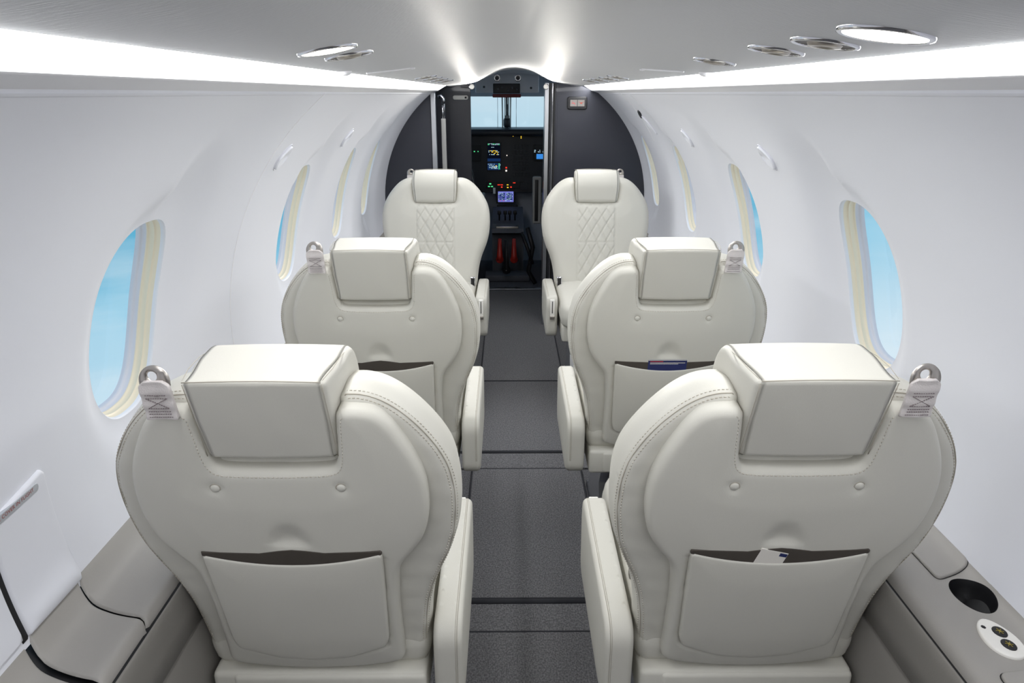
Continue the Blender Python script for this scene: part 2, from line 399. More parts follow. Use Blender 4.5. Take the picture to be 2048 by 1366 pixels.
# ------------------------------------------------------------------ side ledges
LP = np.array([(.738, .618), (.734, .604), (.722, .594), (.70, .590), (.66, .591), (.63, .592), (.615, .590), (.606, .587), (.6005, .578), (.600, .568)])
LPL = np.array([(.738, .622), (.730, .606), (.716, .588), (.700, .579), (.67, .578), (.64, .582), (.617, .587), (.606, .586), (.6005, .577), (.600, .567)])
def prof_at(P, t):
    d = np.r_[0, np.cumsum(np.linalg.norm(np.diff(P, axis=0), axis=1))]; d /= d[-1]; return float(np.interp(t, d, P[:, 0])), float(np.interp(t, d, P[:, 1]))
LEN = float(np.linalg.norm(np.diff(LP, axis=0), axis=1).sum())
SPL = spline(LP, 6); SPLL = spline(LPL, 6)
def ledge_pt(side, y, t, up=0., P=None):
    P = (SPL if side > 0 else SPLL) if P is None else P
    t = min(max(t, 0), 1); x, z = prof_at(P, t); x2, z2 = prof_at(P, min(1, t + .03)); x1, z1 = prof_at(P, max(0, t - .03))
    n = Vector((-(z2 - z1), 0, (x2 - x1))); n.normalize()
    if n.z < 0: n = -n
    n.x *= 1
    return Vector((side * (x + n.x * up), y, z + n.z * up))
def ledge_piece(name, side, yw0, yi0, yw1, yi1, m, parent, up=0., holes=(), res=.011, edge=.004):
    P = resample(roundpoly([(yw0, 0), (yi0, LEN), (yi1, LEN), (yw1, 0)], .004), .007)
    V, F, _ = region(P, res, (edge * .4, edge), holes)
    d = sdist(V, P); q = edge_round(d, edge)
    return mesh(name, [ledge_pt(side, v[0], v[1] / LEN, up + q[i]) for i, v in enumerate(V)], F, m, parent)
# left ledge
ll = empty('side_ledge', (0, 0, 0)); tag(ll, 'padded grey side ledge of scooped lids along the left cabin wall', 'ledge')
ledge_piece('ledge_lid', -1, -1.2, -1.2, .809, .738, 'taupe', ll, up=-.004)
ledge_piece('ledge_lid', -1, .818, .748, .940, .868, 'taupe', ll)
ledge_piece('ledge_lid', -1, .944, .872, 4.08, 4.08, 'taupe', ll)
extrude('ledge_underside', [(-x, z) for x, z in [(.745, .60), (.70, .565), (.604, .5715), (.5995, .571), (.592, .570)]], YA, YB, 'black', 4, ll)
# right ledge with cup holder, lids and switch panel
rl = empty('side_ledge', (0, 0, 0)); tag(rl, 'smooth grey side ledge with cup holder and switches along the right cabin wall', 'ledge')
cup = np.array([(.918 + .041 * math.cos(a), .051 + .030 * math.sin(a)) for a in np.linspace(0, 2 * PI, 48, endpoint=False)])
ledge_piece('ledge_top', 1, -1.2, -1.2, 4.08, 4.08, 'taupe', rl, holes=[cup], res=.0075)
m = MB(); rows = [(1.0, .0006, 0), (.985, -.001, 0), (.95, -.012, 0), (.72, -.06, 0), (.2, -.061, 0)]; V = []; F = []; K = len(cup)
for sca, dz, _ in rows:
    for p in cup:
        c0 = np.array((.918, .051)); q = c0 + (p - c0) * sca; b0 = ledge_pt(1, q[0], q[1] / LEN); V.append(b0 + Vector((0, 0, dz)))
for i in range(len(rows) - 1):
    for k in range(K): F.append((i * K + k, i * K + (k + 1) % K, (i + 1) * K + (k + 1) % K, (i + 1) * K + k))
F.append(tuple(range(4 * K, 5 * K))); mesh('cup_holder', V, F, 'black', rl)
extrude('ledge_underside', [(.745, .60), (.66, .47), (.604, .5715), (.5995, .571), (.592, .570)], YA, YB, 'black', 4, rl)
def ledge_pad(name, poly, r, th, m, parent, gap=True, side=1, lift=0.):
    P = roundpoly(poly, r); V, F = slab(P, th, -.002, min(.003, th * .8), .0005, res=.01, rings=1, step=.004)
    o = mesh(name, [ledge_pt(side, v[0], v[1] / LEN, v[2] + lift) for v in V], F, m, parent)
    if gap:
        Q = resample(P, .004); Q = Q + normals2(Q) * .0016; V, F, _ = region(Q, .01)
        mesh('lid_gap', [ledge_pt(side, v[0], v[1] / LEN, .0004) for v in V], F, 'black', o)
    return o
ledge_pad('ledge_lid', [(.985, .012), (.955, .086), (1.36, .098), (1.36, .012)], .012, .005, 'taupe', rl)
ledge_pad('ledge_lid', [(.765, .040), (.755, .120), (.40, .120), (.40, .040)], .014, .005, 'taupe', rl)
ang = np.linspace(0, 2 * PI, 40, endpoint=False)
c0 = np.array((.822, .072)); egg = [(c0[0] + .040 * math.cos(a), c0[1] + .026 * math.sin(a) * (1 - .18 * math.cos(a))) for a in ang]
spn = ledge_pad('switch_panel', egg, 0, .005, 'white_plastic', rl, gap=False); spn['label'] = 'white oval plate with two round black buttons'
for dy, dt in ((.010, -.006), (-.016, -.002)):
    cc = [(c0[0] + dy + .0115 * math.cos(a), c0[1] + dt + .010 * math.sin(a)) for a in ang]
    b_ = ledge_pad('push_button', cc, 0, .0016, 'black', spn, gap=False, lift=.005)
    mI = MB()
    for k in range(6):
        a = k * PI / 3 + .3; pa = ledge_pt(1, c0[0] + dy + .0025 * math.cos(a), (c0[1] + dt + .0025 * math.sin(a)) / LEN, .0070); pb = ledge_pt(1, c0[0] + dy + .006 * math.cos(a), (c0[1] + dt + .0055 * math.sin(a)) / LEN, .0070)
        mI.tube([pa, pb], .0006, 5)
    q = ledge_pt(1, c0[0] + dy, (c0[1] + dt) / LEN, .0070); mI.lathe([(.0022, 0), (.0022, .0005), (0, .0006)], q, n=10)
    io = mI.build('button_icon', 'icon_amber', None); io.parent = spn
cc = [(c0[0] + .020 + .004 * math.cos(a), c0[1] + .012 + .0035 * math.sin(a)) for a in ang]
ledge_pad('headphone_socket', cc, 0, .0012, 'black', spn, gap=False, lift=.005)

# left table cover on the wall
tcv = empty('table_cover', wp(-1, .93, math.radians(-4))); o0 = Vector(tcv.location)
tag(tcv, 'white removable table stowage cover with red warning label low on the left wall', 'cover')
pa, pb = -.198 / R0, .052 / R0
P = roundpoly([(.806, -.150), (.800, .052), (.935, .062), (.944, -.148)], [.004, .02, .016, .02])
P = roundpoly([(.52, -.150), (.52, .040), (.935, .062), (.944, -.150)], [.004, .01, .018, .012])
def wmap(v, side=-1, rec=False): return wp(side, v[0], v[1] / R0, -v[2], rec)
def cov_bump(V_, d): return .010 * np.exp(-((V_[:, 1] + .15) / .035) ** 2) * np.clip(d / .02, 0, 1)
V, F = slab([(.812, -.148), (.812, .040), (.928, .060), (.936, .052), (.946, -.135), (.940, -.150)], .006, -.002, .006, .001, fa=cov_bump, res=.009, rings=1, step=.004)
mesh('cover_panel', [wmap(v) - o0 for v in V], F, 'wall_panel', tcv)
V, F = slab(roundpoly([(.45, -.146), (.45, .020), (.802, .036), (.802, -.146)], .003), .0045, -.002, .003, .001, res=.02, rings=1, step=.01)
mesh('cover_flap', [wmap(v) - o0 for v in V], F, 'wall_panel', tcv)
V, F = slab([(.800, -.150), (.800, .042), (.814, .046), (.814, -.150)], .0015, -.001, .0005, .0005, res=.02, rings=1, step=.01)
mesh('cover_gap', [wmap(v) - o0 for v in V], F, 'black', tcv)
V, F = slab([(.45, .024), (.45, .042), (.806, .046), (.806, .036)], .0055, -.002, .003, .001, res=.02, rings=1, step=.01)
mesh('cover_rail', [wmap(v) - o0 for v in V], F, 'wall_panel', tcv)
V, F = slab(roundpoly([(.60, .0235), (.60, .0345), (.914, .0475), (.914, .0345)], .005), .0072, .002, .0004, .0004, res=.02, rings=1, step=.004)
lab = mesh('warning_label', [wmap(v) - o0 for v in V], F, 'label_silver', tcv)
fc = bpy.data.curves.new('txt', 'FONT'); fc.body = 'DO NOT REMOVE COVER IN FLIGHT'; fc.size = .0082; fc.space_character = 1.05
fo = bpy.data.objects.new('txt', fc); C.objects.link(fo); bpy.context.view_layer.update()
me = bpy.data.meshes.new_from_object(fo.evaluated_get(bpy.context.evaluated_depsgraph_get())); bpy.data.objects.remove(fo)
bm = bmesh.new(); bm.from_mesh(me); bmesh.ops.triangulate(bm, faces=bm.faces); xm = max(v.co.x for v in bm.verts)
for v in bm.verts:
    # text runs forward along the wall, upright
    u = .902 - (xm - v.co.x); s_ = .0345 + (u - .6) * .0387 + v.co.y - .0070
    v.co = wp(-1, u, s_ / R0, -.0076, False) - o0
bm.to_mesh(me); bm.free(); me.name = 'label_text'; link('label_text', me, 'label_red', tcv)

# ------------------------------------------------------------------ seats
REC_A = math.radians(11.4); SR, CR = math.sin(REC_A), math.cos(REC_A)
def S3(x, s, h): return (x, -s * SR + h * CR, .425 + s * CR + h * SR)
def mapS(V): return [S3(*v) for v in V]
def mirror(h): return h + [(-x, s) for x, s in h[::-1] if abs(x) > 1e-6]
shell_h = [(0, -.032), (.06, -.029), (.11, -.022), (.140, -.014), (.1515, -.002), (.152, .03), (.152, .085), (.1535, .15), (.158, .205), (.166, .230), (.184, .256), (.203, .290), (.2125, .330), (.2145, .37), (.2105, .41), (.200, .445), (.184, .480), (.168, .507), (.150, .524), (.128, .530), (.104, .530)]
shell_n = [(.097, .524), (.0945, .50), (.092, .462), (.088, .437), (.078, .4265), (.04, .4235), (0, .423)]
shell_o = np.array(mirror(list(map(tuple, spline(shell_h, 4))) + list(map(tuple, spline(shell_n, 4)[1:])))) 
cush_h = [(0, -.07), (.10, -.07), (.16, -.068), (.182, -.058), (.188, -.03), (.192, .02), (.197, .08), (.205, .13), (.218, .175), (.236, .220), (.249, .265), (.2555, .32), (.2545, .375), (.246, .42), (.230, .462), (.207, .502), (.180, .535), (.155, .555), (.130, .565), (.108, .566)]
cush_n = [(.098, .560), (.094, .53), (.090, .46), (.080, .445), (0, .44)]
cush_o = np.array(mirror(list(map(tuple, spline(cush_h, 4))) + list(map(tuple, spline(cush_n, 4)[1:]))))
pock = [(x, .242 + .023 * (x / .137) ** 2) for x in np.linspace(-.137, .137, 15)] + [ (.138, .255), (.131, .06), (.124, .040), (.06, .012), (0, .006), (-.06, .012), (-.124, .040), (-.131, .06), (-.138, .255)]
pock = np.array(pock)
def shell_f(V, d):
    x, s = V[:, 0], V[:, 1]; h = np.zeros(len(V))
    h += .006 * np.clip(d / .07, 0, 1) ** .7
    for bx in (-.091, .091): h -= .0045 * np.exp(-(((x - bx) ** 2 + (s - .395) ** 2) / .0085 ** 2))
    r = np.sqrt((x / .038) ** 2 + ((s - .276) / .056) ** 2); q = np.clip((1.05 - r) / .75, 0, 1); h -= .0075 * q * q * (3 - 2 * q) * np.clip((s - .276) / .01, 0, 1)
    dp = sdist(V, pock); ins = inside(V, pock)
    h -= .004 * np.exp(-(dp / .005) ** 2) * (s < .255); h -= .003 * ins
    h -= .0012 * np.exp(-((s - .42 + 0 * x) / .006) ** 2) * (abs(x) < .09) * 0
    return h
def quilt(V, d):
    x, s = V[:, 0], V[:, 1]; h = np.zeros(len(V)); zone = (abs(x) < .087) & (s > -.04) & (s < .445)
    h += .010 * np.clip(d / .09, 0, 1) ** .8
    for ph_s, z in ((.24, s >= .232), (.225, s < .232)):
        for sg in (1, -1):
            u = x / .046 + sg * (s - ph_s) / .080; f = np.abs(u - np.round(u)) * .040
            h -= np.where(zone & z, .0042 * np.exp(-(f / .0030) ** 2) , 0) 
    h -= .0035 * np.exp(-((abs(x) - .087) / .0022) ** 2) * (s > -.05) * (s < .46)
    h -= .0035 * np.exp(-((s - .232) / .0022) ** 2) * (abs(x) < .087)
    h += np.where(zone, .0025, 0)
    return h
print('building seats')
VS, FS = slab(shell_o, 0, .038, .012, .004, fa=shell_f, res=.0055, step=.005)
ME = {}
def keep(name, V, F, m):
    o = mesh(name, V, F, m); ME[name] = o.data; bpy.data.objects.remove(o); return ME[name]
keep('back_shell', mapS(VS), FS, 'leather')
rng = np.random.RandomState(3)
def wr(V, d):     # soft leather creases near the edge of the bolster
    x, s = V[:, 0], V[:, 1]; return .0007 * np.sin(x * 70 + s * 75 + 2 * np.sin(s * 23)) * np.exp(-d / .025) * (s < .5) + .0003 * np.sin(s * 140 - x * 60 + 3 * np.sin(x * 31))
cush_o[:, 1] = np.where(cush_o[:, 1] > .42, .42 + (cush_o[:, 1] - .42) * .88, cush_o[:, 1])
VC, FC = slab(cush_o, .128, .022, .034, .020, fa=quilt, fb=wr, res=.0045, bulge=.004, rings=6, step=.005)
def shear(V):
    V = np.array(V, float); q = np.clip((V[:, 1] - .30) / .2, 0, 1); V[:, 1] -= .17 * V[:, 2] * q * q * (3 - 2 * q); return V
keep('seat_back', mapS(shear(VC)), FC, 'leather')
def pk(V, d): return .0035 * np.clip(d / .05, 0, 1) ** .6
V, F = slab(roundpoly(pock, .006), -.0085, .004, .0045, .001, fa=pk, res=.007, step=.004); keep('seat_pocket', mapS(V), F, 'leather')
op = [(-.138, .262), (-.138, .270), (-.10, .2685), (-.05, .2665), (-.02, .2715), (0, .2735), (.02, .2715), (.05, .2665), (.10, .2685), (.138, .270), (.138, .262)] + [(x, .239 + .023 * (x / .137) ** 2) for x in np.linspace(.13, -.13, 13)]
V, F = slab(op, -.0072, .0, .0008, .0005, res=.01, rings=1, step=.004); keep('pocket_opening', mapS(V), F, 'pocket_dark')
V, F = slab([(p[0], p[1] + .0000) for p in [(-.137, .2665), (-.137, .292), (-.05, .296), (0, .300), (.05, .296), (.137, .292), (.137, .2665), (.10, .2665), (.05, .2645), (.02, .2700), (0, .2720), (-.02, .2700), (-.05, .2645), (-.10, .2665)]], -.0058, .002, .0055, .0005, res=.006, rings=1, step=.004)
# buttons
m = MB()
for bx in (-.091, .091):
    V0 = []; 
    c = Vector(S3(bx, .395, -.0015)); ax = Vector((0, -CR, -SR))
    mb = MB(); mb.lathe([(.0072, -.003), (.0072, -.0005), (.006, .0016), (.003, .0026), (0, .003)], c, ax, 20); keep('tuft_button%d' % (bx > 0), mb.V, mb.F, 'leather'); mb = MB(); mb.lathe([(.0088, -.004), (.0088, .0000), (.0082, .0003), (.0070, .0001)], c, ax, 20); keep('button_ring%d' % (bx > 0), mb.V, mb.F, 'leather_trim')
# headrest: side profile extruded across, wider in front than behind
hp = roundpoly([(-.083, .865), (-.127, .9965), (.012, 1.006), (.050, .955), (.046, .862), (-.02, .850)], [.004, .005, .045, .04, .02, .015], 8)
V, F = slab(hp, 1.0, -1.0, .012, .012, res=.006, rings=30, step=.005)
HV = []
for y, z, w in V:
    q = min(max((y + .115) / .075, 0), 1); hw = .0945 + .0095 * q * q * (3 - 2 * q); q2 = min(max((.93 - z) / .07, 0), 1); hw -= .006 * q2
    xx = w * hw if abs(w) < .95 else math.copysign(hw - (1 - abs(w)) , w)
    puff = .003 * (1 - (w) ** 2) ; k = 1 if y < -.02 else .8
    nx = (y + .03, z - .93); ln = math.hypot(*nx) + 1e-6
    wr_ = .0003 * math.sin(xx * 60 + z * 50 + 2 * math.sin(xx * 33)) if y < -.07 else 0
    HV.append((xx, y + nx[0] / ln * puff * k + wr_, z + nx[1] / ln * puff * k))
keep('headrest', HV, F, 'leather')
m = MB()   # piping along the rear edge seams of the headrest
top = [(x, -.1275 - .003 * (1 - (x / .09) ** 2), .9975 + .003 * (1 - (x / .09) ** 2)) for x in np.linspace(-.090, .090, 15)]
m.tube(top, .0008, 6)
for sx in (-1, 1):
    m.tube([(sx * (.0905 + .0002 * k), -.126 + (.042) * k / 8, .994 - .127 * k / 8) for k in range(9)], .0006, 6)
    m.tube([(sx * .091, -.122, .9985), (sx * .0965, -.09, 1.0015), (sx * .0985, -.05, 1.0030), (sx * .0980, -.01, 1.000), (sx * .0965, .025, .985)], .0005, 6)
keep('headrest_piping', m.V, m.F, 'leather_trim')
# seams and stitching on the bolster
nc = len(cush_o); Pc = resample(cush_o, .005); Nc = normals2(Pc)
def side_path(sgn, h, off=.0035, s0=-.05, x0=.101):
    sel = [(p + n * off) for p, n in zip(Pc, Nc) if p[0] * sgn > x0 and p[1] > s0]
    sel.sort(key=lambda p: math.atan2(p[1] - .2, p[0] * sgn - .03)); return mapS(shear([(p[0], p[1], h) for p in sel]))
ms = MB(); md = MB()
for sg in (-1, 1):
    ms.tube(side_path(sg, .0292, -.0042), .0008, 6)
    mdb = MB()
    for hh, of in ((.0350, -.0012), (.0252, -.0088)):
        pth = side_path(sg, hh, of); cen = Vector(S3(0, .25, hh)); b_ = dashes(pth, lambda p: (Vector(p) - cen).normalized()); mdb.add(b_.V, b_.F)
    keep('bolster_stitching%d' % (sg > 0), mdb.V, mdb.F, 'stitch_thread')
keep('bolster_seam', ms.V, ms.F, 'leather_trim')
# stitching around the headrest notch on the shell
Ps = resample(shell_o, .004); Ns = normals2(Ps)
notch = [p - n * .0085 for p, n in zip(Ps, Ns) if abs(p[0]) < .1035 and p[1] > .40]
notch.sort(key=lambda p: (math.atan2(p[0], .56 - p[1])))
nz_ = np.array(notch); dd = sdist(nz_, Ps); hh = -(edge_round(dd, .013) + shell_f(nz_, dd)) - .0003
b_ = dashes([S3(p[0], p[1], h) for p, h in zip(nz_, hh)], (0, -CR, -SR)); md.add(b_.V, b_.F)
keep('notch_stitching', md.V, md.F, 'stitch_thread')
# seat cushion, skirt, armrest, legs
V, F = slab(roundpoly([(-.193, .02), (-.193, .50), (-.16, .545), (.16, .545), (.193, .50), (.193, .02)], .03), .487, .392, .028, .018, fa=lambda V, d: .012 * np.clip(d / .1, 0, 1) ** .7, res=.014, bulge=.004, step=.008)
keep('seat_cushion', V, F, 'leather')
m = MB(); m.box((-.188, .0, .318), (.188, .50, .392), .010); m.box((-.150, -.004, .322), (.188, .02, .388), .008); keep('seat_skirt', m.V, m.F, 'leather')
m = MB(); m.box((-.10, .08, .19), (.10, .42, .32), .006); m.box((-.135, .04, .0), (.135, .075, .03), .004); m.box((-.135, .42, .0), (.135, .455, .03), .004); keep('pedestal', m.V, m.F, 'instrument_grey')
def leg_mb(sx):
    m = MB(); P = [(.03, 0), (.46, 0), (.46, .025), (.40, .04), (.34, .20), (.40, .318), (.08, .318), (.15, .20), (.09, .04), (.03, .025)]
    V = [(sx * .11, y, z) for y, z in P] + [(sx * .135, y, z) for y, z in P]; n = len(P)
    return V, [tuple(range(n)), tuple(range(n, 2 * n))] + [(i, (i + 1) % n, n + (i + 1) % n, n + i) for i in range(n)]
def arm_data(sx, tagn):
    P = roundpoly([(-.002, .330), (-.004, .486), (.400, .500), (.412, .46), (.400, .305), (.05, .300)], [.02, .045, .03, .02, .04, .03], 7)
    V, F = slab(P, .252, .202, .012, .010, fa=lambda V, d: .002 * np.clip(d / .04, 0, 1), res=.010, step=.006, rings=4)
    keep('armrest' + tagn, [(sx * w, y, z) for y, z, w in V], F, 'leather')
    Q = resample(P, .006); c = Q.mean(0); top = [q for q in Q if q[1] > .44 or q[0] < .02]
    top.sort(key=lambda q: math.atan2(q[1] - c[1], -(q[0] - c[0]))); top = [q for q in top if q[1] > .36 and (q[0] < .40)]
    b = MB()
    for w in (.2405, .2435): b.tube([(sx * w, q[0] + (.0004 if 0 else 0), q[1] + .0002) for q in top], .0005, 5)
    keep('armrest_seam' + tagn, b.V, b.F, 'leather_trim')
    m = MB(); m.box((sx * .226 - .0105, .405, .395), (sx * .226 + .0105, .4155, .487), .002); keep('control_plate' + tagn, m.V, m.F, 'white_plastic')
    m = MB(); m.box((sx * .226 - .0018, .4145, .425), (sx * .226 + .0018, .4165, .480), .0005); keep('plate_slot' + tagn, m.V, m.F, 'black')
    m = MB(); m.box((sx * .226 - .0105, .414, .398), (sx * .226 + .0105, .422, .413), .002); keep('latch' + tagn, m.V, m.F, 'satin_metal')
    bx = sx * .178
    m = MB(); m.box((bx - .012, .135, .478), (bx + .012, .153, .525), .004); keep('buckle_frame' + tagn, m.V, m.F, 'chrome')
    m = MB(); m.box((bx - .0085, .150, .484), (bx + .0085, .1545, .520), .001); keep('buckle_face' + tagn, m.V, m.F, 'black')
    # shoulder belt on the window side
    ox = -sx * .128
    V, F = slab([(ox - .021, .527), (ox - .0205, .560), (ox - .020, .580), (ox - .012, .587), (ox + .012, .587), (ox + .020, .580), (ox + .0205, .560), (ox + .021, .527)], -.0115, -.0055, .0015, .0015, fa=lambda V, d: .001 * np.sin(V[:, 0] * 160) + .0008 * np.sin(V[:, 1] * 300), res=.004, step=.003, rings=1)
    keep('belt_webbing' + tagn, mapS(V), F, 'webbing')
    b = MB(); q = lambda x, s: S3(ox + x, s, -.0128)
    for p in ([(-.014, .567), (.014, .567)], [(-.014, .562), (.014, .562)], [(-.014, .562), (.014, .546)], [(.014, .562), (-.014, .546)], [(-.014, .546), (.014, .546)], [(-.015, .541), (.015, .541)], [(-.015, .537), (.015, .537)], [(-.016, .532), (.016, .532)]):
        pth = np.array([q(*p[0]), q(*p[1])]); d_ = dashes(pth, (0, -CR, -SR), .0008, .002, .001, .0005); b.add(d_.V, d_.F)
    keep('belt_stitching' + tagn, b.V, b.F, 'webbing_thread')
    out = np.array([(ox + .020 * math.cos(a) * (1 if math.sin(a) > -.2 else 1.05), .584 + .021 * math.sin(a)) for a in np.linspace(0, 2 * PI, 40, endpoint=False)])
    hole = np.array([(ox - .002 + .0065 * math.cos(a),   .591 + .0068 * math.sin(a)) for a in np.linspace(0, 2 * PI, 24, endpoint=False)])
    V2, F2, _ = region(resample(out, .003), .005, (), [hole]); n = len(V2)
    tilt = lambda v, h: S3(v[0], v[1], h - .0075 - (v[1] - .575) * -.25)
    VV = [tilt(v, 0) for v in V2] + [tilt(v, .002) for v in V2]; FF = [tuple(f) for f in F2] + [tuple(f + n) for f in F2]
    from collections import Counter
    ec = Counter(tuple(sorted((int(f[i]), int(f[(i + 1) % 3])))) for f in F2 for i in range(3))
    FF += [(a_, b2, b2 + n, a_ + n) for (a_, b2), k in ec.items() if k == 1]
    keep('belt_tongue' + tagn, VV, FF, 'satin_metal')
    m = MB(); m.box((ox - .026 - .004, -.098, .922), (ox + .024, -.088, .930), .002); keep('belt_guide' + tagn, m.V, m.F, 'satin_metal')
arm_data(1, 'L'); arm_data(-1, 'R')     # L: armrest on local +x, belt on -x
for sx in (0, 1):
    V, F = leg_mb(1 if sx else -1); o = mesh('leg', V, F, 'aluminium', smooth=False); ME['leg%d' % sx] = o.data; bpy.data.objects.remove(o)
def part(name, key, parent):
    o = bpy.data.objects.new(name, ME[key]); C.objects.link(o); o.parent = parent; return o
def make_seat(ty):
    r = empty('cabin_seat', (0, 0, 0))
    part('back_shell', 'back_shell', r); sb_ = part('seat_back', 'seat_back', r); part('bolster_seam', 'bolster_seam', sb_)
    part('notch_stitching', 'notch_stitching', r)
    for k in (0, 1): part('bolster_stitching', 'bolster_stitching%d' % k, sb_)
    p_ = part('seat_pocket', 'seat_pocket', r); part('pocket_opening', 'pocket_opening', p_)
    for k in (0, 1): tb = part('tuft_button', 'tuft_button%d' % k, r); part('button_ring', 'button_ring%d' % k, tb)
    h_ = part('headrest', 'headrest', r); part('headrest_piping', 'headrest_piping', h_)
    part('seat_cushion', 'seat_cushion', r); part('seat_skirt', 'seat_skirt', r); part('pedestal', 'pedestal', r)
    for k in (0, 1): part('leg', 'leg%d' % k, r)
    a_ = part('armrest', 'armrest' + ty, r); part('armrest_seam', 'armrest_seam' + ty, a_)
    part('control_plate', 'control_plate' + ty, a_); part('plate_slot', 'plate_slot' + ty, a_); part('latch', 'latch' + ty, a_)
    b_ = part('lap_belt_buckle', 'buckle_frame' + ty, r); part('buckle_face', 'buckle_face' + ty, b_)
    w_ = part('shoulder_belt', 'belt_webbing' + ty, r); part('belt_stitching', 'belt_stitching' + ty, w_); part('belt_tongue', 'belt_tongue' + ty, w_); part('belt_guide', 'belt_guide' + ty, w_)
    w_['label'] = 'grey-white webbing loop with stitched cross and metal tongue'
    return r
def copy_tree(o, parent=None):
    c = o.copy(); C.objects.link(c)
    if parent: c.parent = parent
    for ch in [q for q in bpy.data.objects if q.parent == o]: copy_tree(ch, c)
    return c
pl = make_seat('L'); pr = make_seat('R')
SX = .376
spots = [(pl, -SX, .965, 0, 'cream leather seat seen from behind, nearest on the left, arched empty pocket'),
         (pr, SX, .965, 0, 'cream leather seat seen from behind, nearest on the right, white booklet in its pocket'),
         (pl, -SX, 1.77, 0, 'cream leather seat seen from behind, middle of the left row, its pocket half hidden'),
         (pr, SX, 1.77, 0, 'cream leather seat seen from behind with a navy card in its back pocket'),
         (pr, -SX - .012, 3.40, PI, 'cream leather seat facing the camera with diamond quilted back, left of the aisle'),
         (pl, SX + .006, 3.40, PI, 'cream leather seat facing the camera with diamond quilted back, right of the aisle')]
used = set(); SEATS = []
for proto, x, y, rz, lb in spots:
    o = proto if proto not in used else copy_tree(proto); used.add(proto)
    o.location = (x, y, 0); o.rotation_euler = (0, 0, rz); tag(o, lb, 'seat', 'cream leather cabin seats'); SEATS.append(o)
for o in SEATS[4:]:
    for ch in [q for q in bpy.data.objects if q.parent == o and q.name.startswith('shoulder_belt')]: ch.location.z = -.016

# booklets in the seat pockets
def card(seat, x0, x1, s0, s1, tilt, m, label, cat, name, lines):
    r = empty(name, (seat.location.x, seat.location.y, 0)); tag(r, label, cat)
    T = lambda x, s, h: S3(*(Matrix.Rotation(tilt, 2) @ Vector((x - (x0 + x1) / 2, s - s0))).to_tuple(), 0) 
    def P3(x, s, h):
        v = Matrix.Rotation(tilt, 2) @ Vector((x - (x0 + x1) / 2, s - s0)); return Vector(S3(v.x + (x0 + x1) / 2, v.y + s0, h))
    mb = MB(); mb.box((x0, s0, -.0075), (x1, s1, -.0055), .0004, 1, T=lambda c: P3(c.x, c.y, c.z)); mb.build('cover', m, r, False)
    for (a, b, c_, d, mm) in lines:
        mb = MB(); mb.box((a, c_, -.0079), (b, d, -.0076), 0, T=lambda c: P3(c.x, c.y, c.z)); mb.build('printed_line', mm, r, False)
card(SEATS[3], -.051, .051, .200, .274, .0, 'navy_card', 'navy blue card with red and white print standing in a seat back pocket', 'card', 'safety_card',
     [(-.046, -.012, .2685, .2705, 'card_red'), (-.046, .046, .2645, .2658, 'card_white'), (-.046, .028, .2612, .2622, 'card_white'), (-.051, .051, .2728, .2741, 'card_white')])
card(SEATS[1], -.050, -.005, .196, .2705, -.26, 'card_white', 'small white booklet tilted in the nearest right seat pocket', 'booklet', 'booklet',
     [(-.018, -.006, .262, .2685, 'navy_card')])

# ------------------------------------------------------------------ aisle carpets
def mat_(y0, y1, lb, x0=-.178, x1=.232, th=.008):
    r = empty('aisle_carpet', ((x0 + x1) / 2, (y0 + y1) / 2, 0)); tag(r, lb, 'carpet', 'grey aisle carpets'); cx, cy = (x0 + x1) / 2, (y0 + y1) / 2
    m = MB(); m.box((x0 - cx, y0 - cy, 0), (x1 - cx, y1 - cy, th), .004, 2); m.build('pile', 'carpet_runner', r)
    b = MB(); e = .0045; P = roundpoly([(x0 - cx, y0 - cy), (x1 - cx, y0 - cy), (x1 - cx, y1 - cy), (x0 - cx, y1 - cy)], .01)
    b.tube([(p[0], p[1], e) for p in P], e, 8, closed=True); b.build('binding', 'carpet_edge', r)
    return r
mat_(.3, 1.49, 'grey aisle carpet nearest the camera, beside the rear seats')
mat_(1.62, 2.345, 'grey aisle carpet with bound edge between the front and second rows of near seats')
mat_(2.485, 3.20, 'grey aisle carpet beyond the second row of seats')
mat_(3.21, 4.90, 'grey aisle carpet between the two quilted facing seats', -.178, .232)
m = MB()
for y in (1.605, 2.472): m.tube([(-.30, y, .006), (.32, y, .006)], .0085, 8)
o = m.build('floor_joint_strip', 'carpet_edge'); struct(o); o.name = 'trim_11'
m = MB()
for y in (1.49, 2.35): m.box((-.30, y, 0), (.32, y + .11 if y < 2 else y + .12, .007), .002)
o = m.build('trim_12', 'carpet_runner', smooth=False); struct(o)
m = MB(); m.box((-.45, 4.93, -.01), (.45, 4.975, .010), .003); struct(m.build('trim_13', 'aluminium', smooth=False))

